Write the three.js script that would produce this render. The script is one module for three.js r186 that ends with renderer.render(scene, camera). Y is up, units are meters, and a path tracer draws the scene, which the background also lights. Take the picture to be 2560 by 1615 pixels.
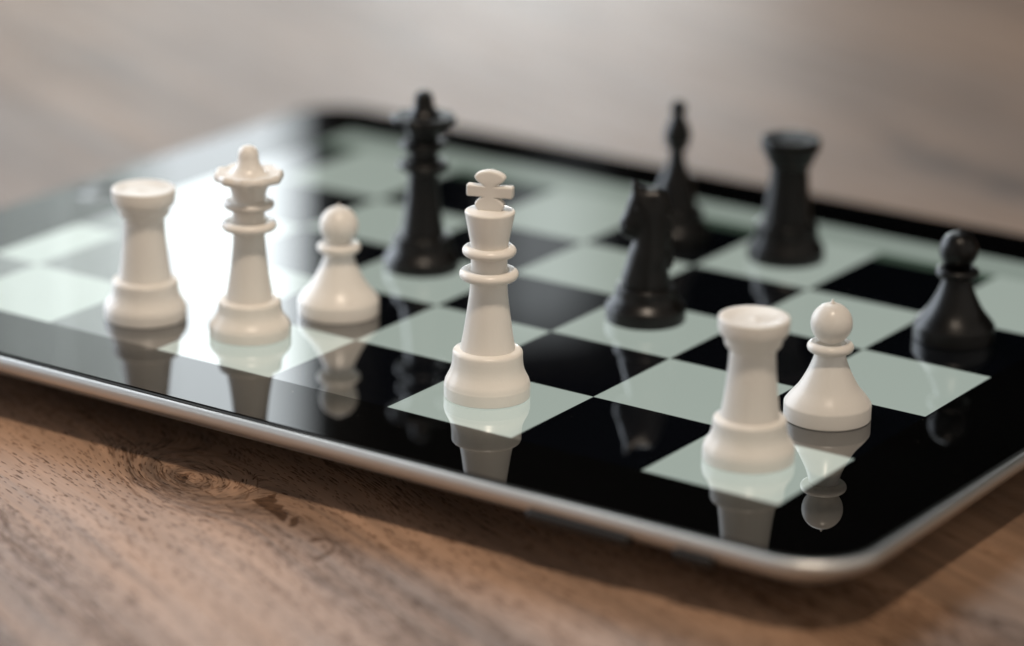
import * as THREE from 'three';
import { RectAreaLightUniformsLib } from 'three/addons/lights/RectAreaLightUniformsLib.js';
import { MarchingCubes } from 'three/addons/objects/MarchingCubes.js';
import { RoundedBoxGeometry } from 'three/addons/geometries/RoundedBoxGeometry.js';
import { mergeGeometries, toCreasedNormals } from 'three/addons/utils/BufferGeometryUtils.js';

// ---------------------------------------------------------------- camera, light, exposure
const S = 0.0264;              // one chess square in metres
const TOP = 0.0134;            // height of the tablet's glass above the table
const scene = new THREE.Scene();
scene.background = new THREE.Color(0, 0, 0);
const camera = new THREE.PerspectiveCamera(11.368, 1024 / 646, 0.02, 30);
camera.position.set(8.9914 * S, 7.3678 * S + TOP, 16.5921 * S);
camera.rotation.order = 'YXZ';
camera.rotation.set(-0.319144, 0.585479, 0.018746);
camera.focus = 21.85 * S;
camera.userData.fStop = 5.8;
const renderer = new THREE.WebGLRenderer({ antialias: true });
renderer.toneMapping = THREE.LinearToneMapping;
renderer.toneMappingExposure = 1;
renderer.shadowMap.enabled = true;
RectAreaLightUniformsLib.init();

const LAMP_LIGHT = 4.2, GLOW = 0.2;
const DAY = new THREE.Color(0.9, 0.97, 1.0), WARM = new THREE.Color(1.0, 0.84, 0.68);
// the windows and the panels added for their light: where each stands, which way it faces, its pane (x, y from its own foot) and its brightness
const BACK = [camera.position.x - 0.8044 * 1.5, camera.position.z - 0.5942 * 1.5];
const COOL = new THREE.Color(0.86, 0.95, 1.06);
const WINDOWS_AND_FILLS = [
  { at: BACK, turn: 53.55, pane: [0.27, -0.12, 0.427, 0.56], light: 2.9 },
  { at: BACK, turn: 53.55, pane: [0.30, 0.62, 0.76, 1.4], light: 5.2 },  // added high panel that puts sheen on the wood, no known window
  { at: BACK, turn: 53.55, pane: [-1.5, -0.1, 0.10, 0.85], light: 6.2 },
  { at: BACK, turn: 53.55, pane: [0.455, 0.005, 0.67, 0.10], light: 22 },  // added low panel, brightens the sheen of the far table
  { at: BACK, turn: 53.55, pane: [0.478, 0.125, 0.575, 0.23], light: 0.22 },  // added dim panel, gives the low grey mirrored in the glass
  { at: BACK, turn: 53.55, pane: [0.53, 0.262, 0.585, 0.35], light: 0.28 },  // added strip standing in for the upright grey band mirrored in the glass
];
for (const w of WINDOWS_AND_FILLS) {
  const [x0, y0, x1, y1] = w.pane, light = new THREE.RectAreaLight(w.light > 6.1 && w.light < 8 ? COOL : DAY, w.light, x1 - x0, y1 - y0), t = THREE.MathUtils.degToRad(w.turn);
  light.name = 'window_and_fill_light';  // the added panels light through here as well
  light.position.set((x0 + x1) / 2, (y0 + y1) / 2, 0.004).applyAxisAngle(new THREE.Vector3(0, 1, 0), t).add(new THREE.Vector3(w.at[0], 0, w.at[1]));
  light.rotation.y = t + Math.PI;
  scene.add(light);
}
const LAMP_AIM = new THREE.Vector3(-3.6 * S, 0, 0.2 * S), LAMP_AT = new THREE.Vector3(-0.08, TOP, -0.066).add(new THREE.Vector3(0.24, 0.92, 0.27).multiplyScalar(1.3)), LAMP_R = 0.054;
{
  const light = new THREE.SpotLight(WARM, LAMP_LIGHT, 0, 0.135, 1, 2);
  light.name = 'lamp_light';
  light.position.copy(LAMP_AT).add(LAMP_AIM.clone().sub(LAMP_AT).normalize().multiplyScalar(0.01));
  light.target.position.copy(LAMP_AIM);
  light.castShadow = true;
  light.shadow.radius = 3.2;
  scene.add(light, light.target);
}

// ---------------------------------------------------------------- helpers
const taken = {};
const numbered = (name) => { const n = taken[name] = (taken[name] ?? -1) + 1; return n ? name + '_' + String(n).padStart(3, '0') : name; };
function thing(name, label, category, pos, turn = 0, group) {
  const o = new THREE.Group();
  o.name = numbered(name);
  o.position.copy(pos);
  o.rotation.y = turn;
  o.userData = { label, category };
  if (group) o.userData.group = group;
  scene.add(o);
  return o;
}
function part(name, geometry, material, parent, label) {
  const m = new THREE.Mesh(geometry, material);
  m.name = name;
  m.castShadow = m.receiveShadow = true;
  if (label) m.userData.label = label;
  parent.add(m);
  return m;
}
const P = (u, v, h = 0) => new THREE.Vector3(-u * S, TOP + h, -v * S);
const spline = (pts, n = 24) => new THREE.CatmullRomCurve3(pts.map(([r, h]) => new THREE.Vector3(r, h, 0)), false, 'centripetal').getPoints(n).map((p) => [Math.max(0, p.x), p.y]);
function rng(seed) { let a = seed >>> 0; return () => { a = (a + 0x6D2B79F5) | 0; let t = Math.imul(a ^ (a >>> 15), 1 | a); t = (t + Math.imul(t ^ (t >>> 7), 61 | t)) ^ t; return ((t ^ (t >>> 14)) >>> 0) / 4294967296; }; }
const smooth = (a, b, x) => { const t = Math.min(1, Math.max(0, (x - a) / (b - a))); return t * t * (3 - 2 * t); };
const hash = (x, y, s) => { let h = Math.imul(x | 0, 374761393) ^ Math.imul(y | 0, 668265263) ^ Math.imul(s | 0, 1442695041); h = Math.imul(h ^ (h >>> 13), 1274126177); return ((h ^ (h >>> 16)) >>> 0) / 4294967296; };
function noise(x, y, s) {
  const ix = Math.floor(x), iy = Math.floor(y), fx = x - ix, fy = y - iy, a = fx * fx * (3 - 2 * fx), b = fy * fy * (3 - 2 * fy);
  const p = hash(ix, iy, s), q = hash(ix + 1, iy, s), r = hash(ix, iy + 1, s), t = hash(ix + 1, iy + 1, s);
  return p + (q - p) * a + (r - p) * b + (p - q - r + t) * a * b;
}
const fbm = (x, y, s, n = 4) => { let v = 0, w = 0.5, k = 0; for (let i = 0; i < n; i++) { v += w * noise(x, y, s + i * 17); k += w; w *= 0.5; x = x * 2.03 + 11.7; y = y * 2.03 + 5.3; } return v / k; };

// ---------------------------------------------------------------- wood of the table top, in squares (u, v) on the table plane
const CG = Math.cos(0.405), SG = Math.sin(0.405);        // the grain runs about 23 degrees off the tablet's long side
const grain = (u, v) => [u * CG + v * SG, -u * SG + v * CG];
const KNOTS = [[4.09, -0.81, 0.62, 0.34, 0.72], [3.7, 9.45, 0.75, 0.5, 0.6], [2.75, 9.1, 0.6, 0.45, 0.5]].map(([u, v, lg, lt, a]) => [...grain(u, v), lg, lt, a]);
function rings(g, t) {
  let r = t + 0.5 * (fbm(g * 0.16 + 3, t * 0.35, 5, 3) - 0.5) + 0.10 * (noise(g * 0.7, t * 1.6, 9) - 0.5);
  for (const [gk, tk, lg, lt, a] of KNOTS) { const dg = (g - gk) / lg, dt = (t - tk) / lt, q = dg * dg + dt * dt; r += a * Math.exp(-q) + 0.16 * Math.sign(t - tk) * Math.exp(-dg * dg * 0.35 - Math.abs(dt) * 0.8); }
  return r;
}
const inside = (poly, x, y) => { let c = false; for (let i = 0, j = poly.length - 1; i < poly.length; j = i++) { const [a, b] = poly[i], [d, e] = poly[j]; if ((b > y) !== (e > y) && x < ((d - a) * (y - b)) / (e - b) + a) c = !c; } return c; };
const CHIPS = [
  [[3.475, -0.861], [3.443, -0.774], [3.419, -0.666], [3.374, -0.75], [3.324, -0.767], [3.325, -0.822], [3.231, -0.823], [3.221, -0.878], [3.136, -0.904], [3.058, -1.047]],
  [[2.986, -1.098], [3.069, -0.968], [3.053, -0.913], [2.985, -0.993], [2.953, -1.073]],
  [[2.749, -1.196], [2.745, -1.125], [2.679, -1.119], [2.663, -1.166], [2.708, -1.216]],
  [[2.55, -1.432], [2.529, -1.367], [2.532, -1.237], [2.52, -1.211], [2.496, -1.277], [2.482, -1.431], [2.504, -1.463]],
];
const CORE = [[[4.145, -0.835], [4.155, -0.758], [4.106, -0.712], [4.071, -0.798], [4.026, -0.886], [4.062, -0.885]], [[3.983, -0.715], [3.932, -0.723], [3.935, -0.753]]];
const CRACKS = [ // dark and pale hairlines round the knot: points, width in squares, strength
  [[[4.229, -0.605], [4.153, -0.548], [4.029, -0.551], [3.889, -0.617], [3.807, -0.677]], 0.012, 0.8],
  [[[4.091, -0.388], [3.931, -0.413], [3.772, -0.484], [3.65, -0.561]], 0.011, 0.7],
  [[[4.143, -1.128], [4.009, -1.165], [3.892, -1.142], [3.836, -1.064]], 0.011, 0.6],
  [[[4.35, -0.95], [4.22, -1.06], [4.06, -1.07], [3.93, -1.0]], 0.009, 0.5],
  [[[4.2, -0.72], [4.12, -0.66], [4.0, -0.66], [3.92, -0.7]], 0.009, 0.6],
  [[[3.775, -0.718], [3.724, -0.846], [3.727, -1.011]], 0.01, -0.35],
  [[[3.475, -0.861], [3.588, -1.016], [3.711, -1.196]], 0.012, -0.25],
  [[[3.058, -1.047], [3.02, -1.054], [2.815, -1.16], [2.602, -1.272]], 0.009, 0.25],
  [[[3.265, -0.615], [3.165, -0.766], [3.078, -0.923]], 0.012, 0.3],
];
function wood(u, v) {
  const [g, t] = grain(u, v), r = rings(g, t);
  const band = fbm(r * 2.6, g * 0.05, 21, 3), fine = fbm(r * 15, g * 0.4, 33, 3), fibre = noise(r * 70, g * 2.2, 41), patch = fbm(g * 0.22, t * 0.6, 55, 3);
  let k = 0.50 + 0.62 * band + 0.46 * (fine - 0.5) + 0.22 * (fibre - 0.5) + 0.34 * (patch - 0.5), warm = 0.5 + 0.8 * (patch - 0.5);
  let dark = 0;
  for (const [gk, tk, lg, lt, a] of KNOTS) { const dg = (g - gk) / lg, dt = (t - tk) / lt, q = dg * dg * 1.6 + dt * dt * 1.6, h = Math.exp(-q); dark += h * (a > 0.7 ? 0.30 : 0.55) * (0.55 + 0.9 * fbm(g * 3, t * 7, 77, 3)); }
  dark += 0.25 * smooth(0.58, 0.8, fbm(g * 0.35 + 40, t * 0.9, 91, 3));
  const [gk, tk] = KNOTS[0], dg = g - gk, dt = (t - tk) * 1.75, rho = Math.hypot(dg, dt);
  if (rho < 1.6) k *= 1 + Math.exp(-rho * rho / 0.45) * (0.26 * Math.sin(rho * 34 + 7 * noise(g * 2.3, t * 4.1, 81) + 2 * noise(g * 9, t * 16, 82)) - 0.10);
  k *= 1 - Math.min(0.8, dark);
    return [0.350 * k * (1 + 0.08 * warm), 0.218 * k, 0.145 * k * (1 - 0.15 * warm)];
}
function woodTexture(u0, v0, u1, v1, W, H, pores, seed) {
  const col = new Float32Array(W * H * 3), cut = new Float32Array(W * H), du = (u1 - u0) / W, dv = (v1 - v0) / H, rand = rng(seed);
  for (let y = 0, o = 0; y < H; y++) for (let x = 0; x < W; x++, o += 3) { const c = wood(u0 + (x + 0.5) * du, v0 + (y + 0.5) * dv); col[o] = c[0]; col[o + 1] = c[1]; col[o + 2] = c[2]; }
  const stamp = (u, v, radius, a) => {
    const cx = (u - u0) / du, cy = (v - v0) / dv, rx = radius / du, ry = radius / dv, nx = Math.ceil(rx + 1), ny = Math.ceil(ry + 1);
    for (let y = Math.floor(cy - ny); y <= cy + ny; y++) for (let x = Math.floor(cx - nx); x <= cx + nx; x++) {
      if (x < 0 || y < 0 || x >= W || y >= H) continue;
      const d = Math.hypot((x + 0.5 - cx) / Math.max(rx, 0.7), (y + 0.5 - cy) / Math.max(ry, 0.7)), s = a * Math.min(1, rx / 0.7) * (1 - smooth(0.35, 1.15, d));
      if (s > cut[y * W + x]) cut[y * W + x] = s;
    }
  };
  const step = Math.min(du, dv) * 0.8;
  for (let n = 0; n < pores; n++) {
    let u = u0 + rand() * (u1 - u0), v = v0 + rand() * (v1 - v0);
    let [g, t] = grain(u, v);
    const r0 = rings(g, t), crowd = smooth(0.42, 0.72, fbm(r0 * 2.6 + 7, g * 0.05, 121, 3) * 0.6 + 0.4 * noise(r0 * 9, g * 0.3, 131));
    const far = Math.hypot(u - 4.1, v + 0.8);
    if (rand() > 0.22 + 0.9 * crowd + 0.35 * Math.exp(-far)) { rand(); rand(); rand(); continue; }
    const len = (0.035 + 0.15 * rand() * rand()) * (0.8 + 0.9 * crowd), wide = 0.0045 + 0.0065 * rand() * rand(), a = 0.5 + 0.45 * rand();
    for (let s = 0; s < len; s += step) {
      const e = 0.01, gr = (rings(g + e, t) - rings(g - e, t)), gt = (rings(g, t + e) - rings(g, t - e)), m = Math.hypot(gr, gt) || 1;
      g += (gt / m) * step; t -= (gr / m) * step;
      stamp(g * CG - t * SG, g * SG + t * CG, wide * Math.sqrt(Math.max(0.15, Math.sin((Math.PI * s) / len))), a);
    }
  }
  for (let k = 0; k < 15; k++) { // growth rings round the near knot, broken and uneven
    const a = 0.07 + 0.05 * k, [gk, tk] = grain(4.03, -0.84);
    for (let q = 0; q < 2 * Math.PI; q += step / a) {
      const wob = 1 + 0.22 * (noise(k * 0.6 + 3, q * 1.3, 71) - 0.5) + 0.1 * (noise(k * 2 + 9, q * 5, 72) - 0.5), there = noise(k * 3.1, q * 3.2, 73);
      if (there < 0.5 + 0.018 * k) continue;
      const g = gk + a * wob * Math.cos(q) * 1.15, t = tk + a * wob * Math.sin(q) * 0.62;
      stamp(g * CG - t * SG, g * SG + t * CG, 0.004 + 0.011 * noise(k * 5, q * 4, 74), (k < 5 ? 0.35 : 0.2) + 0.6 * (there - 0.45));
    }
  }
  const W0 = W, pale = new Float32Array(W * H);
  for (const [pts, wide, a] of CRACKS) {
    const curve = new THREE.CatmullRomCurve3(pts.map(([x, y]) => new THREE.Vector3(x, y, 0))), n = Math.ceil(curve.getLength() / step);
    for (let i = 0; i <= n; i++) {
      const p = curve.getPoint(i / n), w = wide * (0.35 + 0.9 * noise(i * 0.06, 3, 7)), j = 0.012 * (noise(i * 0.05, 9, 3) - 0.5);
      if (a > 0) stamp(p.x + j, p.y + j, w, a * (0.3 + 0.7 * noise(i * 0.03, 1, 5)));
      else { const x = Math.round((p.x - u0) / du), y = Math.round((p.y - v0) / dv); for (let b = -1; b <= 1; b++) for (let c = -1; c <= 1; c++) if (x + b >= 0 && x + b < W && y + c >= 0 && y + c < H) pale[(y + c) * W0 + x + b] = -a; }
    }
  }
  const data = new Uint8Array(W * H * 4), bump = new Uint8Array(W * H * 4), varnish = new Uint8Array(W * H * 4), enc = (x) => 255 * (x <= 0.0031308 ? 12.92 * x : 1.055 * Math.pow(x, 1 / 2.4) - 0.055);
  for (let y = 0, i = 0; y < H; y++) for (let x = 0; x < W; x++, i++) {
    const u = u0 + (x + 0.5) * du, v = v0 + (y + 0.5) * dv;
    let k = 1 - 0.84 * cut[i] + pale[i], deep = cut[i];
    if (u > 2.3 && u < 4.3 && v > -1.6 && v < -0.5) {
      const wu = u + 0.012 * (noise(u * 40, v * 40, 3) - 0.5), wv = v + 0.012 * (noise(u * 40, v * 40, 8) - 0.5);
      for (const c of CHIPS) if (inside(c, wu, wv)) { k *= 0.30 + 0.16 * noise(u * 60, v * 25, 12); deep = Math.max(deep, 0.85); }
      for (const c of CORE) if (inside(c, wu, wv)) { k *= 0.28 + 0.5 * noise(u * 50, v * 50, 15); deep = Math.max(deep, 0.6); }
    }
    const tint = Math.max(0, Math.min(1, 1 - k));
    data[i * 4] = enc(col[i * 3] * k * (1 + 0.12 * tint)); data[i * 4 + 1] = enc(col[i * 3 + 1] * k * (1 - 0.06 * tint)); data[i * 4 + 2] = enc(col[i * 3 + 2] * k * (1 - 0.2 * tint)); data[i * 4 + 3] = 255;
    const [g, t] = grain(u, v), b = 225 - 190 * deep + 30 * (noise(t * 60, g * 3, 61) - 0.5);
    bump[i * 4] = bump[i * 4 + 1] = bump[i * 4 + 2] = Math.max(0, Math.min(255, b)); bump[i * 4 + 3] = 255;
    const worn = 255 * Math.min(1, Math.max(0, (1 - 0.93 * deep) * (0.55 + 0.35 * noise(t * 22, g * 1.1, 63) + 0.35 * noise(t * 6, g * 0.9, 65))));   // varnish: gone in the pores, thicker and thinner along the grain
    varnish[i * 4] = varnish[i * 4 + 1] = varnish[i * 4 + 2] = varnish[i * 4 + 3] = worn;
  }
  const make = (d, srgb) => { const t = new THREE.DataTexture(d, W, H); t.magFilter = THREE.LinearFilter; t.minFilter = THREE.LinearFilter; if (srgb) t.colorSpace = THREE.SRGBColorSpace; t.needsUpdate = true; return t; };
  const gloss = make(varnish, false);
  return { map: make(data, true), bumpMap: make(bump, false), clearcoatMap: gloss, specularIntensityMap: gloss };
}
const FRONT = [-3, -4.5, 7.5, 0.3], REST = [-7, -8, 24, 24];
const woodLook = { roughness: 0.55, clearcoat: 0.62, clearcoatRoughness: 0.5, metalness: 0 };
const woodFront = new THREE.MeshPhysicalMaterial({ name: 'brown_wood', ...woodLook, ...woodTexture(...FRONT, 2048, 1024, 44000, 11), bumpScale: 0.00012 });
const woodRest = new THREE.MeshPhysicalMaterial({ name: 'brown_wood_far', ...woodLook, ...woodTexture(...REST, 1152, 1152, 30000, 12), bumpScale: 0.00012 });
{
  // one table top of real thickness: the upper face in five rectangles so that the wood near the tablet carries a finer texture
  const pos = [], uv = [], nor = [], idx = [], groups = [];
  const rect = (u0, v0, u1, v1, tex, m) => {
    const at = pos.length / 3;
    for (const [u, v] of [[u0, v0], [u1, v0], [u1, v1], [u0, v1]]) { pos.push(-u * S, 0, -v * S); nor.push(0, 1, 0); uv.push((u - tex[0]) / (tex[2] - tex[0]), (v - tex[1]) / (tex[3] - tex[1])); }
    groups.push([idx.length, 6, m]);
    idx.push(at, at + 2, at + 1, at, at + 3, at + 2);
  };
  const [a, b, c, d] = FRONT, [A, B, C, D] = REST;
  rect(a, b, c, d, FRONT, 0);
  rect(A, B, C, b, REST, 1); rect(A, d, C, D, REST, 1); rect(A, b, a, d, REST, 1); rect(c, b, C, d, REST, 1);
  const side = (u0, v0, u1, v1, n) => {
    const at = pos.length / 3;
    for (const [u, v, y] of [[u0, v0, 0], [u0, v0, -0.03], [u1, v1, -0.03], [u1, v1, 0]]) { pos.push(-u * S, y, -v * S); nor.push(...n); uv.push((u - A) / (C - A), (v - B) / (D - B) + y * 0.5); }
    groups.push([idx.length, 6, 1]);
    idx.push(at, at + 1, at + 2, at, at + 2, at + 3);
  };
  side(A, B, C, B, [0, 0, 1]); side(C, B, C, D, [-1, 0, 0]); side(C, D, A, D, [0, 0, -1]); side(A, D, A, B, [1, 0, 0]);
  const g = new THREE.BufferGeometry();
  g.setAttribute('position', new THREE.Float32BufferAttribute(pos, 3)); g.setAttribute('normal', new THREE.Float32BufferAttribute(nor, 3)); g.setAttribute('uv', new THREE.Float32BufferAttribute(uv, 2));
  g.setIndex(idx);
  for (const [s, n, m] of groups) g.addGroup(s, n, m);
  const table = new THREE.Mesh(g, [woodFront, woodRest]);
  table.name = 'table_top';
  table.castShadow = table.receiveShadow = true;
  table.userData = { kind: 'structure', label: 'brown wooden table top with a knot and a chipped patch in front of the tablet' };
  scene.add(table);
}

// ---------------------------------------------------------------- tablet
const HALF = { x: 0.12095, z: 0.0939, r: 0.0135 };               // outer outline
const MID = new THREE.Vector3(-3.731 * S, 0, -2.8 * S);          // the middle of the screen on the table plane
function outline(inset, n = 14) {                                 // rounded rectangle as points, counter-clockwise seen from above in (x, -z)
  const out = [], r = Math.max(0.0006, HALF.r - inset), hx = HALF.x - inset - r, hz = HALF.z - inset - r;
  for (const [sx, sz, a0] of [[1, 1, 0], [-1, 1, 1], [-1, -1, 2], [1, -1, 3]]) for (let i = 0; i <= n; i++) { const a = (a0 + i / n) * Math.PI / 2; out.push([sx * hx + r * Math.cos(a), sz * hz + r * Math.sin(a)]); }
  return out;
}
function skirt(profile, cap) {                                    // sweeps (inset, height) points round the outline
  const pos = [], idx = [], n = outline(0).length;
  for (const [inset, y] of profile) for (const [x, z] of outline(inset)) pos.push(x, y, -z);
  for (let k = 0; k + 1 < profile.length; k++) for (let i = 0; i < n; i++) { const a = k * n + i, b = k * n + (i + 1) % n, c = a + n, d = b + n; idx.push(a, c, b, b, c, d); }
  if (cap) { const at = pos.length / 3, k = (profile.length - 1) * n; pos.push(0, profile.at(-1)[1], 0); for (let i = 0; i < n; i++) idx.push(k + i, at, k + (i + 1) % n); }
  const g = new THREE.BufferGeometry();
  g.setAttribute('position', new THREE.Float32BufferAttribute(pos, 3));
  g.setIndex(idx);
  g.computeVertexNormals();
  return g;
}
const aluminium = new THREE.MeshStandardMaterial({ name: 'brushed_aluminium', color: new THREE.Color(0.68, 0.67, 0.65), metalness: 1, roughness: 0.42 });
const gasketBlack = new THREE.MeshStandardMaterial({ name: 'black_gasket', color: new THREE.Color(0.006, 0.007, 0.006), roughness: 0.6 });
const glassBlack = new THREE.MeshPhysicalMaterial({ name: 'black_glass', color: new THREE.Color(0.002, 0.002, 0.002), roughness: 0.015, ior: 1.5 });
const screenLook = { color: new THREE.Color(0.002, 0.002, 0.003), roughness: 0.02, ior: 1.78, clearcoat: 1, clearcoatRoughness: 0.015 };
const lightCell = new THREE.MeshPhysicalMaterial({ name: 'screen_pale_green', ...screenLook, emissive: new THREE.Color(0.405, 0.468, 0.415), emissiveIntensity: 1 });
const darkCell = new THREE.MeshPhysicalMaterial({ name: 'screen_black', ...screenLook, emissive: new THREE.Color(0.0006, 0.001, 0.0012), emissiveIntensity: 1 });
const mossCell = new THREE.MeshPhysicalMaterial({ name: 'screen_dull_green', ...screenLook, emissive: new THREE.Color(0.055, 0.085, 0.06), emissiveIntensity: 1 });
const barCell = new THREE.MeshPhysicalMaterial({ name: 'screen_bar', ...screenLook, emissive: new THREE.Color(0.30, 0.355, 0.31), emissiveIntensity: 1 });
{
  const tablet = thing('tablet', 'black glass tablet with aluminium rim showing a green and black chessboard', 'tablet', MID);
  const lip = []; for (let i = 0; i <= 6; i++) { const a = (i / 6) * Math.PI / 2; lip.push([0.0009 - 0.0009 * Math.sin(a), TOP - 0.0005 - 0.0010 + 0.0010 * Math.cos(a)]); }
  const turn = []; for (let i = 0; i <= 8; i++) { const a = (i / 8) * 1.2; turn.push([0.0022 - 0.0022 * Math.cos(a), TOP - 0.0019 - 0.0019 * Math.sin(a)]); }
  const under = spline([[1.40, TOP * 1000 - 3.67], [4, TOP * 1000 - 5.3], [10, TOP * 1000 - 8.0], [18, TOP * 1000 - 9.9], [32, 0.6], [60, 0.05]], 16).map(([a, b]) => [a / 1000, b / 1000]).slice(1);
  part('aluminium_shell', skirt([[0.0011, TOP - 0.0016], [0.0011, TOP - 0.0005], ...lip, ...turn, ...under], true), aluminium, tablet);
  part('gasket', skirt([[0.00105, TOP - 0.0008], [0.00105, TOP - 0.0004], [0.0012, TOP - 0.00025], [0.0017, TOP - 0.00025], [0.0017, TOP - 0.0016]]), gasketBlack, tablet);
  // glass border: a sheet with the opening of the screen cut out and a thin edge
  const edge = outline(0.0017), shape = new THREE.Shape(edge.map(([x, z]) => new THREE.Vector2(x, z))), sw = 0.0985, sh = 0.0739;
  shape.holes.push(new THREE.Path([[-sw, -sh], [-sw, sh], [sw, sh], [sw, -sh]].map(([x, z]) => new THREE.Vector2(x, z))), new THREE.Path().absarc(-7.93 * S - MID.x, 0, 0.0057, 0, Math.PI * 2, true));
  const sheet = new THREE.ExtrudeGeometry(shape, { depth: 0.001, bevelEnabled: false }).rotateX(-Math.PI / 2).translate(0, TOP - 0.001, 0);
  const bezel = part('glass_border', sheet, glassBlack, tablet);
  // home button on the short border at the left
  const bx = MID.x, cup = []; for (let i = 0; i <= 10; i++) { const a = i / 10; cup.push(new THREE.Vector2(0.0055 * a, TOP - 0.00075 * (1 - a * a))); }
  cup.push(new THREE.Vector2(0.0057, TOP - 0.0002), new THREE.Vector2(0.0057, TOP - 0.0009));
  const home = part('home_button', new THREE.LatheGeometry(cup, 40), glassBlack, tablet);
  home.position.set(-7.93 * S - bx, 0, 0);
  const ring = new THREE.Shape(), hole = new THREE.Path(), rr = (p, h, r) => { p.moveTo(-h + r, -h); p.lineTo(h - r, -h); p.absarc(h - r, -h + r, r, -Math.PI / 2, 0); p.lineTo(h, h - r); p.absarc(h - r, h - r, r, 0, Math.PI / 2); p.lineTo(-h + r, h); p.absarc(-h + r, h - r, r, Math.PI / 2, Math.PI); p.lineTo(-h, -h + r); p.absarc(-h + r, -h + r, r, Math.PI, Math.PI * 1.5); };
  rr(ring, 0.0021, 0.0006); rr(hole, 0.0017, 0.0004); ring.holes.push(hole);
  part('button_icon', new THREE.ExtrudeGeometry(ring, { depth: 0.00012, bevelEnabled: false }).rotateX(-Math.PI / 2).translate(0, TOP - 0.00072, 0), new THREE.MeshStandardMaterial({ name: 'grey_print', color: new THREE.Color(0.6, 0.6, 0.6), roughness: 0.4 }), home);
  // dust on the glass
  const motes = [], pick = rng(77);
  for (let i = 0; i < 90; i++) { const r = (0.00004 + 0.00007 * pick() * pick()); motes.push(new THREE.IcosahedronGeometry(r, 0).scale(1, 0.5, 0.7).rotateY(pick() * 6).translate((pick() - 0.5) * 0.235, TOP + r * 0.4, (pick() - 0.5) * 0.18)); }
  part('dust', mergeGeometries(motes), new THREE.MeshStandardMaterial({ name: 'grey_dust', color: new THREE.Color(0.5, 0.49, 0.46), roughness: 1 }), tablet).userData.kind = 'stuff';
  // controls on the curved underside of the long edge
  const black = new THREE.MeshStandardMaterial({ name: 'black_plastic_key', color: new THREE.Color(0.008, 0.008, 0.008), roughness: 0.5 });
  const key = (name, u0, u1) => { const k = part(name, new RoundedBoxGeometry((u1 - u0) * S, 0.0026, 0.0034, 3, 0.0008), black, tablet); k.position.set(-((u0 + u1) / 2) * S - bx, TOP - 0.0036, HALF.z - 0.0014); k.rotation.x = 0.6; };
  key('volume_rocker', 0.62, 1.38); key('lock_switch', 0.02, 0.3);
  // the picture on the screen: one flat cell per square, as far as the board shows
  const screen = part('screen_panel', new THREE.BoxGeometry(sw * 2, 0.0004, sh * 2).translate(0, TOP - 0.0007, 0), gasketBlack, tablet);
  const U = 2 * sw / S, V = 2 * sh / S, cell = (name, u0, v0, u1, v1, m) => part(name, new THREE.PlaneGeometry((u1 - u0) * S, (v1 - v0) * S).rotateX(-Math.PI / 2).translate(-((u0 + u1) / 2) * S - bx, TOP, -((v0 + v1) / 2) * S - MID.z), m, screen);
  const ROW = 5.17;
  for (let j = 0; j < 6; j++) for (let i = 0; i < 8; i++) {
    const u1 = Math.min(i + 1, U), dark = (i + j) % 2 === 1;
    if (j < 5) cell(dark ? 'dark_square' : 'light_square', i, j, u1, j + 1, dark ? darkCell : lightCell);
    else cell(dark ? 'light_square' : 'dark_square', i, 5, u1, ROW, dark ? lightCell : mossCell);
  }
  cell('tool_bar', 0, ROW, U, V, barCell);
}

// ---------------------------------------------------------------- chess pieces (profiles in millimetres: radius, height)
const mm = 0.001;
function fillet(points, r = 0.35) {                               // rounds the corners of a profile; a third number sets the radius of that corner
  const out = [];
  points.forEach((p, i) => {
    if (!i || i === points.length - 1) { out.push([p[0], p[1]]); return; }
    const a = points[i - 1], b = points[i + 1], la = Math.hypot(a[0] - p[0], a[1] - p[1]), lb = Math.hypot(b[0] - p[0], b[1] - p[1]), d = Math.min(p[2] ?? r, la * 0.48, lb * 0.48);
    if (d < 0.01) { out.push([p[0], p[1]]); return; }
    const s = [p[0] + (a[0] - p[0]) * d / la, p[1] + (a[1] - p[1]) * d / la], e = [p[0] + (b[0] - p[0]) * d / lb, p[1] + (b[1] - p[1]) * d / lb];
    for (let k = 0; k <= 5; k++) { const t = k / 5, q = 1 - t; out.push([q * q * s[0] + 2 * q * t * p[0] + t * t * e[0], q * q * s[1] + 2 * q * t * p[1] + t * t * e[1]]); }
  });
  return out;
}
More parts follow.
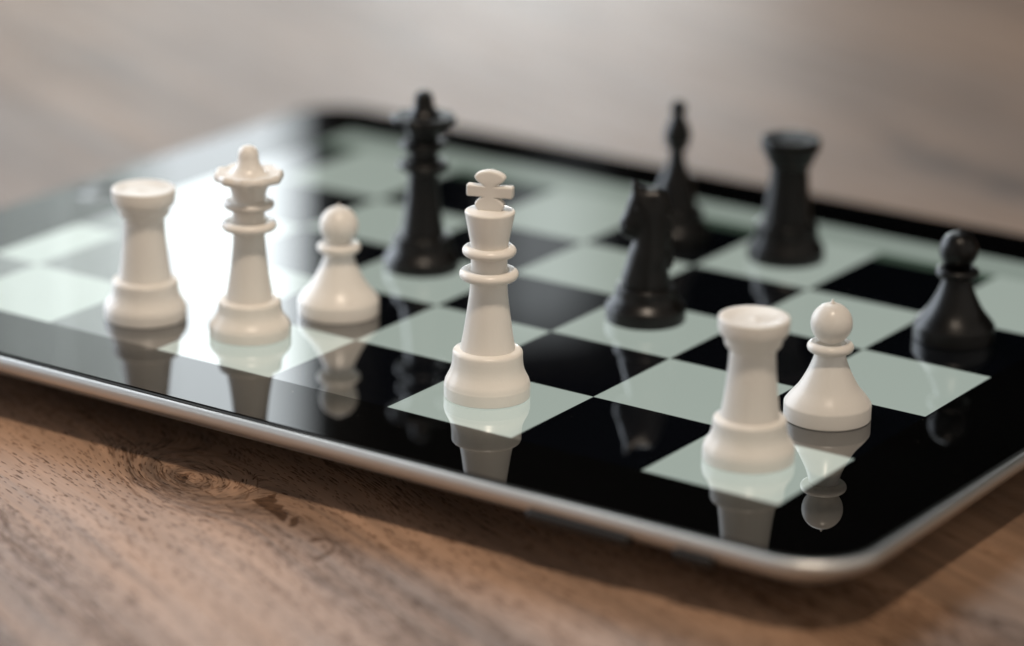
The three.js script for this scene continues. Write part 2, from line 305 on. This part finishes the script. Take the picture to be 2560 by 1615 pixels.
function turned(points, segs = 72, shape) {                       // turns a profile round the axis; corners sharper than about 40 degrees stay sharp
  const profile = points.filter((p, i) => !i || Math.hypot(p[0] - points[i - 1][0], p[1] - points[i - 1][1]) > 0.004), n = profile.length;
  const seg = []; for (let j = 0; j + 1 < n; j++) { const dr = profile[j + 1][0] - profile[j][0], dh = profile[j + 1][1] - profile[j][1], m = Math.hypot(dr, dh); seg.push([dh / m, -dr / m]); }
  const rows = []; // [r, h, normal r, normal h]
  for (let j = 0; j < n; j++) {
    const a = seg[Math.max(0, j - 1)], b = seg[Math.min(n - 2, j)], mix = [a[0] + b[0], a[1] + b[1]], m = Math.hypot(...mix) || 1;
    if (a[0] * b[0] + a[1] * b[1] > 0.76) rows.push([...profile[j], mix[0] / m, mix[1] / m]);
    else rows.push([...profile[j], ...a], null, [...profile[j], ...b]);
  }
  const pos = [], nor = [], uv = [], idx = [], at = [];
  for (const row of rows) {
    if (!row) { at.push(-1); continue; }
    at.push(pos.length / 3);
    for (let i = 0; i <= segs; i++) { const a = (i / segs) * 2 * Math.PI, [r, h] = shape ? shape(row[0], row[1], a) : row; pos.push(r * mm * Math.cos(a), h * mm, r * mm * Math.sin(a)); nor.push(row[2] * Math.cos(a), row[3], row[2] * Math.sin(a)); uv.push(i / segs * 0.05, h * mm); }
  }
  for (let j = 0; j + 1 < at.length; j++) if (at[j] >= 0 && at[j + 1] >= 0) for (let i = 0; i < segs; i++) { const a = at[j] + i, c = at[j + 1] + i; idx.push(a, c, a + 1, a + 1, c, c + 1); }
  const g = new THREE.BufferGeometry();
  g.setAttribute('position', new THREE.Float32BufferAttribute(pos, 3)); g.setAttribute('normal', new THREE.Float32BufferAttribute(nor, 3)); g.setAttribute('uv', new THREE.Float32BufferAttribute(uv, 2));
  g.setIndex(idx);
  if (shape) g.computeVertexNormals();
  return g;
}
const torus = (R, h, a, b) => { const out = []; for (let i = 0; i <= 20; i++) { const t = -Math.PI * 0.62 + (i / 20) * Math.PI * 1.24; out.push([R - a + a * Math.cos(t), h + b * Math.sin(t)]); } return [[R - a - 0.6, out[0][1]], ...out, [R - a - 0.6, out.at(-1)[1]]]; };
function speckle() {
  const n = 256, d = new Uint8Array(n * n * 4), w = (x, y, k, s) => { const ix = Math.floor(x) % k, iy = Math.floor(y) % k, fx = x % 1, fy = y % 1, a = fx * fx * (3 - 2 * fx), b = fy * fy * (3 - 2 * fy), H = (p, q) => hash((p + k) % k, (q + k) % k, s); return (H(ix, iy) * (1 - a) + H(ix + 1, iy) * a) * (1 - b) + (H(ix, iy + 1) * (1 - a) + H(ix + 1, iy + 1) * a) * b; };
  for (let y = 0; y < n; y++) for (let x = 0; x < n; x++) { const v = 0.55 * w(x / n * 8, y / n * 8, 8, 3) + 0.3 * w(x / n * 32, y / n * 32, 32, 4) + 0.15 * w(x / n * 96, y / n * 96, 96, 5), o = (y * n + x) * 4; d[o] = d[o + 1] = d[o + 2] = 255 * v; d[o + 3] = 255; }
  const t = new THREE.DataTexture(d, n, n); t.wrapS = t.wrapT = THREE.RepeatWrapping; t.repeat.set(60, 60); t.magFilter = t.minFilter = THREE.LinearFilter; t.needsUpdate = true; return t;
}
const grainy = speckle();
const white = new THREE.MeshPhysicalMaterial({ name: 'ivory_plastic', color: new THREE.Color(0.83, 0.785, 0.725), roughness: 0.95, ior: 1.5, transmission: 0.28, thickness: 0, clearcoat: 0.85, clearcoatRoughness: 0.28, bumpMap: grainy, bumpScale: 0.00003 });
const black = new THREE.MeshPhysicalMaterial({ name: 'black_plastic', color: new THREE.Color(0.005, 0.0045, 0.0042), roughness: 0.34, ior: 1.5, specularIntensity: 0.55, bumpMap: grainy, bumpScale: 0.00003 });

const SHAPES = {};
{
  const foot = (h1, h2, shoulder, inner, r = 7.75) => { const q = (k) => shoulder + (r - shoulder) * k, h = (k) => h1 + (h2 - h1) * k; return fillet([[0, 0], [r - 0.1, 0, 0.1], [r, 0.15, 0.1], [r, h1 - 0.2, 0.15], ...spline([[r - 0.06, h1], [q(0.84), h(0.11)], [q(0.56), h(0.24)], [q(0.27), h(0.39)], [q(0.10), h(0.55)], [q(0.03), h(0.72)]], 12), [shoulder, h2, 0.7], [inner, h2 + 0.22, 0.25], [inner - 0.12, h2 + 0.22]], 0.2); };
  SHAPES.kingBase = turned(foot(2.4, 8.7, 6.27, 4.9));
  SHAPES.kingStem = turned([...spline([[4.95, 8.9], [4.45, 11.6], [3.98, 14.9], [3.5, 18.5], [3.24, 21.8]]), [3.24, 28.3]]);
  SHAPES.kingRingLow = turned(torus(5.27, 22.7, 1.0, 0.92)); SHAPES.kingRingHigh = turned(torus(4.8, 27.0, 0.95, 0.88));
  SHAPES.kingCrown = turned(fillet([[3.26, 27.8], [4.52, 34.4, 0.5], [2.2, 34.55, 0.3], [0, 34.5]]));
  const c = new THREE.Shape();
  c.moveTo(-1.95, 34.3);
  c.bezierCurveTo(-2.2, 34.7, -2.75, 35.3, -2.55, 35.7); c.bezierCurveTo(-2.3, 36.3, -1.7, 36.7, -1.05, 36.95);
  c.lineTo(-3.8, 36.9); c.quadraticCurveTo(-4.15, 36.9, -4.15, 37.3); c.lineTo(-4.15, 38.6); c.quadraticCurveTo(-4.15, 39.0, -3.75, 39.0); c.lineTo(-1.0, 38.9);
  c.bezierCurveTo(-1.6, 39.3, -2.7, 39.9, -2.7, 40.45); c.bezierCurveTo(-2.6, 41.2, -1.2, 41.6, 0, 41.7);
  c.bezierCurveTo(1.2, 41.6, 2.6, 41.2, 2.7, 40.45); c.bezierCurveTo(2.7, 39.9, 1.6, 39.3, 1.0, 38.9);
  c.lineTo(3.75, 39.0); c.quadraticCurveTo(4.15, 39.0, 4.15, 38.6); c.lineTo(4.15, 37.3); c.quadraticCurveTo(4.15, 36.9, 3.8, 36.9); c.lineTo(1.05, 36.95);
  c.bezierCurveTo(1.7, 36.7, 2.3, 36.3, 2.55, 35.7); c.bezierCurveTo(2.75, 35.3, 2.2, 34.7, 1.95, 34.3);
  SHAPES.kingCross = toCreasedNormals(new THREE.ExtrudeGeometry(c, { depth: 0.8, bevelEnabled: true, bevelThickness: 0.6, bevelSize: 0.5, bevelOffset: -0.44, bevelSegments: 6, curveSegments: 12 }).translate(0, 0, -0.4).scale(mm, mm, mm), 0.6);

  SHAPES.queenBase = turned(foot(2.1, 6.9, 5.85, 4.4, 7.65));
  SHAPES.queenStem = turned([...spline([[4.5, 7.1], [4.0, 10], [3.45, 14], [3.08, 18], [3.0, 20.5]]), [3.0, 26], ...spline([[3.02, 26.4], [3.3, 27.8], [3.75, 29.2], [3.85, 29.7]], 8)]);
  SHAPES.queenRingLow = turned(torus(5.15, 21.4, 0.95, 0.85)); SHAPES.queenRingHigh = turned(torus(4.7, 25.5, 0.95, 0.85));
  const scallop = (r, h, a) => [r > 3.4 ? r + 0.19 * Math.min(1, (r - 3.4) / 2.4) * Math.cos(10 * a) : r, h + (r > 4.5 && h > 31 ? 0.10 * Math.cos(10 * a) : 0)];
  SHAPES.queenCrown = turned(fillet([[3.7, 29.6], [5.3, 29.85, 0.6], [6.2, 30.1, 0.8], [6.4, 31.0, 0.7], [6.05, 31.65, 0.6], [5.5, 31.65, 0.5], [4.6, 31.45, 0.5], [3.9, 31.4]]), 108, scallop);
  SHAPES.queenFinial = turned([...spline([[4.3, 31.35], [3.2, 31.85], [2.35, 32.9], [1.95, 34.2], [1.9, 35.1], [1.6, 36.0], [0.9, 36.55], [0, 36.7]], 26)]);

  SHAPES.rookBase = turned(foot(2.1, 7.5, 6.3, 5.05, 7.9));
  SHAPES.rookStem = turned([...spline([[5.1, 7.7], [4.75, 10], [4.35, 13.5], [4.02, 17], [3.9, 19.6]])]);
  SHAPES.rookHead = turned([...fillet([[3.9, 19.5], [4.85, 20.6, 0.4], [4.95, 21.7, 0.3], [5.35, 22.1, 0.2], [5.9, 22.8, 0.5], [6.07, 24.0, 0.5], [6.07, 25.5, 0.55], [5.2, 25.45, 0.6], [3.5, 25.05, 0.5], [1.3, 24.95, 0.4], [0.55, 25.15, 0.3], [0, 25.2]])]);

  SHAPES.pawnBody = turned([[0, 0], [7.6, 0], [7.75, 0.15], [7.75, 2.6], ...spline([[7.7, 2.85], [6.9, 3.95], [5.45, 5.7], [4.25, 7.8], [3.3, 9.9], [2.78, 11.6], [2.65, 13.4]], 30)]);
  SHAPES.pawnCollar = turned(torus(4.13, 13.1, 0.9, 0.88));
  const ball = []; for (let i = 0; i <= 30; i++) { const a = -Math.PI * 0.42 + (i / 30) * Math.PI * 0.9; ball.push([3.7 * Math.cos(a), 17.4 + 3.7 * Math.sin(a)]); }
  SHAPES.pawnHead = turned([...ball, [0.5, 21.18], [0.22, 21.4], [0.13, 21.75], [0, 21.8]]);

  SHAPES.bishopBase = turned(foot(2.5, 6.6, 5.9, 4.7, 7.5));
  SHAPES.bishopStem = turned([...spline([[4.8, 6.8], [4.25, 9], [3.45, 12.5], [2.3, 15.5], [1.65, 18], [1.55, 20.2]])]);
  SHAPES.bishopRing = turned(torus(2.55, 20.2, 0.6, 0.5));
  SHAPES.bishopMitre = turned([[0, 20], ...spline([[1.5, 20.1], [2.45, 21.0], [2.85, 22.1], [2.6, 23.6], [1.9, 25.4], [1.15, 27.0], [1.05, 27.4]]), [0, 27.4]]);
  const dot = []; for (let i = 0; i <= 14; i++) { const a = -1.2 + (i / 14) * (Math.PI / 2 + 1.2); dot.push([1.75 * Math.cos(a), 28.1 + 1.75 * Math.sin(a)]); }
  SHAPES.bishopFinial = turned([[0, dot[0][1]], ...dot]);

  SHAPES.knightBase = turned(foot(2.6, 6.7, 5.9, 4.9, 7.75));
  // knight: neck, head, jaw, ears and mane as tapered limbs melted into one surface
  const limbs = [ // x, y, z, radius to x, y, z, radius
    [0.1, 6.4, 0, 4.5, 0.4, 12.5, 0, 3.5], [0.4, 12.5, 0, 3.5, 0.5, 21.6, 0, 2.8], [-1.5, 8.2, 0, 3.3, -0.5, 12.5, 0, 2.9],
    [-1.5, 22.8, 0, 2.65, -3.35, 18.8, 0, 1.95], [-3.35, 18.8, 0, 1.95, -3.6, 17.8, 0, 1.6], [-0.7, 20.4, 0, 2.5, -2.5, 18.4, 0, 1.7],
    [-2.0, 24.6, 0.8, 1.0, -2.9, 26.8, 1.0, 0.5], [-2.0, 24.6, -0.8, 1.0, -2.9, 26.8, -1.0, 0.5], [-1.3, 24.5, 0, 1.7, 1.3, 24.0, 0, 1.9], [1.3, 24.0, 0, 1.9, 2.0, 16, 0, 2.2],
  ], ridge = [[1.2, 25.2], [2.7, 23.6], [3.5, 21.0], [3.8, 18.0], [3.9, 14.5], [4.1, 11.0]];
  const capsule = (x, y, z, [ax, ay, az, ar, bx, by, bz, br]) => { const dx = bx - ax, dy = by - ay, dz = bz - az, t = Math.min(1, Math.max(0, ((x - ax) * dx + (y - ay) * dy + (z - az) * dz) / (dx * dx + dy * dy + dz * dz))); return Math.hypot(x - ax - t * dx, y - ay - t * dy, z - az - t * dz) - (ar + (br - ar) * t); };
  const meld = (a, b, k) => { const h = Math.max(k - Math.abs(a - b), 0) / k; return Math.min(a, b) - h * h * k * 0.25; };
  const dig = (a, b, k) => -meld(-a, b, k);
  const melted = (size, field) => { // samples field(x, y, z) in millimetres on a cube of 26 mm round (0, 17, 0)
    const half = 13, mc = new MarchingCubes(size, white, false, false, 60000);
    mc.isolation = 0;
    for (let k = 0; k < size; k++) for (let j = 0; j < size; j++) for (let i = 0; i < size; i++) mc.field[k * size * size + j * size + i] = -field(((i - size / 2) / (size / 2)) * half, 17 + ((j - size / 2) / (size / 2)) * half, ((k - size / 2) / (size / 2)) * half);
    mc.update();
    const p = new Float32Array(mc.positionArray.slice(0, mc.count * 3)), n = new Float32Array(mc.normalArray.slice(0, mc.count * 3)), g = new THREE.BufferGeometry();
    for (let i = 0; i < p.length; i += 3) { p[i] *= half * mm; p[i + 1] = (p[i + 1] * half + 17) * mm; p[i + 2] *= half * mm; }
    g.setAttribute('position', new THREE.BufferAttribute(p, 3)); g.setAttribute('normal', new THREE.BufferAttribute(n, 3)); g.setAttribute('uv', new THREE.BufferAttribute(new Float32Array(mc.count * 2), 2));
    return g;
  };
  SHAPES.knightBody = melted(72, (x, y, z) => {
    let d = 99;
    for (const l of limbs) d = meld(d, capsule(x, y, z, l), 1.1);
    for (const s of [-1, 1]) {
      d = dig(d, Math.hypot(x + 2.3, y - 22.6, z - s * 2.9) - 0.75, 0.5);                            // eye socket
      d = dig(d, capsule(x, y, z, [-5.6, 17.4, s * 1.3, 0.18, -3.0, 17.9, s * 1.9, 0.18]), 0.4);      // mouth
      d = dig(d, Math.hypot(x + 4.9, y - 18.9, z - s * 1.35) - 0.3, 0.4);                              // nostril
    }
    return Math.max(d, 6.6 - y);
  });
  SHAPES.knightMane = melted(72, (x, y, z) => {
    let d = 99;
    for (let i = 0; i + 1 < ridge.length; i++) d = meld(d, capsule(x, y, z, [...ridge[i], 0, 0.95, ...ridge[i + 1], 0, 0.95]), 0.5);
    return d + 0.22 * Math.sin(y * 4.2 + x * 2.5);
  });
  SHAPES.knightEye = new THREE.SphereGeometry(0.55 * mm, 14, 10);
}
const BUILD = {
  king: [['base', 'kingBase'], ['stem', 'kingStem'], ['collar', 'kingRingLow'], ['collar', 'kingRingHigh'], ['crown', 'kingCrown'], ['cross', 'kingCross']],
  queen: [['base', 'queenBase'], ['stem', 'queenStem'], ['collar', 'queenRingLow'], ['collar', 'queenRingHigh'], ['crown', 'queenCrown'], ['finial', 'queenFinial']],
  rook: [['base', 'rookBase'], ['stem', 'rookStem'], ['turret', 'rookHead']],
  pawn: [['body', 'pawnBody'], ['collar', 'pawnCollar'], ['head', 'pawnHead']],
  bishop: [['base', 'bishopBase'], ['stem', 'bishopStem'], ['collar', 'bishopRing'], ['mitre', 'bishopMitre'], ['finial', 'bishopFinial']],
  knight: [['base', 'knightBase'], ['horse_head', 'knightBody'], ['mane', 'knightMane']],
};
function piece(kind, material, u, v, turn, label, group) {
  const t = thing('chess_' + kind, label, 'chess piece', P(u, v, 0.00003), turn, group);
  for (const [name, shape] of BUILD[kind]) part(name, SHAPES[shape], material, t);
  if (kind === 'knight') for (const s of [-1, 1]) { part('eye', SHAPES.knightEye, material, t).position.set(-2.3 * mm, 22.6 * mm, s * 2.15 * mm); }
  return t;
}
piece('king', white, 2.6, 0.6, 0.36, 'white king with a cross on its crown, in sharp focus at the middle', 'white chess pieces on the tablet');
piece('queen', white, 4.69, 0.66, 0.2, 'white queen with a scalloped crown, between a white rook and a white pawn', 'white chess pieces on the tablet');
piece('rook', white, 0.56, 0.6, 0.3, 'white rook on the corner square nearest the viewer, in front of a pawn', 'white chess pieces on the tablet');
piece('rook', white, 5.54, 0.53, 1.3, 'white rook leftmost of all the pieces, standing left of the white queen', 'white chess pieces on the tablet');
piece('pawn', white, 0.53, 1.6, 0, 'white pawn in sharp focus, just behind the front corner rook', 'white chess pieces on the tablet');
piece('pawn', white, 4.48, 1.44, 1, 'white pawn out of focus, between the white queen and black queen', 'white chess pieces on the tablet');
piece('queen', black, 4.63, 2.7, 0.5, 'black queen with a spiked crown, left of and behind the white king', 'black chess pieces on the tablet');
piece('bishop', black, 3.48, 4.5, 0, 'tall thin black bishop with a round tip, standing behind the black knight', 'black chess pieces on the tablet');
piece('knight', black, 2.61, 2.66, 0.585, 'black knight with a horse head facing left', 'black chess pieces on the tablet');
piece('rook', black, 2.53, 4.6, 0.4, 'black rook with a wide flat turret on a pale square near the far edge', 'black chess pieces on the tablet');
piece('pawn', black, 0.6, 3.62, 0, 'black pawn at the right edge of the board', 'black chess pieces on the tablet');

// ---------------------------------------------------------------- what lights the table, outside the frame: windows, added glowing panels and a lamp
const paneGlow = new THREE.MeshStandardMaterial({ name: 'window_and_fill_light', color: 0x000000, emissive: DAY, emissiveIntensity: GLOW, roughness: 0.9 });
const addedDim = paneGlow.clone(); addedDim.name = 'added_dim_glow'; addedDim.emissiveIntensity = 0.05;  // faint glow of the added dim panels
const frame = new THREE.MeshStandardMaterial({ name: 'dark_frame', color: new THREE.Color(0.02, 0.02, 0.02), roughness: 0.6 });
['bright window left behind the table with a sheer curtain across it', 'added wide bright panel high up behind the table, for the sheen on the wood', 'broad bright window to the left of the curtained window', 'added long low bright panel close to the table level, for the sheen on the far wood', 'added low dim panel to the right of the curtained window, for the grey mirrored in the glass', 'added small dim panel above the low dim panel, for the grey band mirrored in the glass'].forEach((label, i) => {
  const { at, turn, pane: [x0, y0, x1, y1] } = WINDOWS_AND_FILLS[i], f = i > 2 ? 0.012 : 0.03, w = thing('window', label, 'window', new THREE.Vector3(at[0], 0, at[1]), THREE.MathUtils.degToRad(turn));  // builds the windows and the added panels alike
  part('light_pane', new THREE.BoxGeometry(x1 - x0, y1 - y0, 0.004).translate((x0 + x1) / 2, (y0 + y1) / 2, 0), i > 3 ? addedDim : paneGlow, w);
  for (const [x, y, sx, sy] of [[x0 - f / 2, (y0 + y1) / 2, f, y1 - y0 + 2 * f], [x1 + f / 2, (y0 + y1) / 2, f, y1 - y0 + 2 * f], [(x0 + x1) / 2, y0 - f / 2, x1 - x0, f], [(x0 + x1) / 2, y1 + f / 2, x1 - x0, f]]) part('pane_frame', new THREE.BoxGeometry(sx, sy, 0.05).translate(x, y, 0), frame, w);
  if (i) return;
  const sheer = new THREE.MeshPhysicalMaterial({ name: 'sheer_curtain', color: new THREE.Color(0.9, 0.92, 0.88), roughness: 1, transmission: 0.95, thickness: 0 });
  const cg = new THREE.PlaneGeometry(0.20, y1 - y0 + 0.1, 60, 1), cp = cg.attributes.position;
  for (let k = 0; k < cp.count; k++) { const x = cp.getX(k); cp.setZ(k, 0.010 * Math.sin(x * 210) + 0.006 * Math.sin(x * 95 + 1)); }
  cg.computeVertexNormals();
  part('curtain', cg.translate(0.238, (y0 + y1) / 2, 0.07), sheer, w);
});
const cream = new THREE.MeshStandardMaterial({ name: 'cream_wall_paint', color: new THREE.Color(0.84, 0.72, 0.60), roughness: 0.9 }), taupe = new THREE.MeshStandardMaterial({ name: 'taupe_wall_paint', color: new THREE.Color(0.44, 0.39, 0.34), roughness: 0.9 });
for (const [size, at, label, m] of [[[2.6, 2.2, 0.08], [-0.1, 0.7, 1.25], 'taupe painted wall behind the viewer', taupe], [[0.08, 2.2, 2.3], [0.94, 0.7, 0.05], 'cream painted wall to the right of the table', cream]]) {
  const wall = new THREE.Mesh(new THREE.BoxGeometry(...size), m);
  wall.name = numbered('wall');
  wall.position.set(...at);
  wall.castShadow = wall.receiveShadow = true;
  wall.userData = { kind: 'structure', label };
  scene.add(wall);
}
{
  const lamp = thing('ceiling_lamp', 'small warm lamp hanging above the table', 'lamp', LAMP_AT);
  lamp.lookAt(LAMP_AIM);
  const shade = new THREE.MeshStandardMaterial({ name: 'lamp_shade_metal', color: new THREE.Color(0.1, 0.1, 0.1), roughness: 0.5, side: THREE.DoubleSide });
  const glow = new THREE.MeshStandardMaterial({ name: 'lamp_glow', color: 0x000000, emissive: WARM, emissiveIntensity: 6 });
  part('lamp_bulb', new THREE.CylinderGeometry(LAMP_R, LAMP_R, 0.006, 40).rotateX(Math.PI / 2).translate(0, 0, -0.004), glow, lamp);
  part('lamp_shade', new THREE.LatheGeometry([[0.012, -0.09], [0.03, -0.07], [0.043, -0.03], [0.046, -0.004], [0.043, -0.004], [0.040, -0.03], [0.027, -0.067], [0.012, -0.085]].map(([r, z]) => new THREE.Vector2(r, z)), 40).rotateX(Math.PI / 2), shade, lamp);
}
renderer.render(scene, camera);
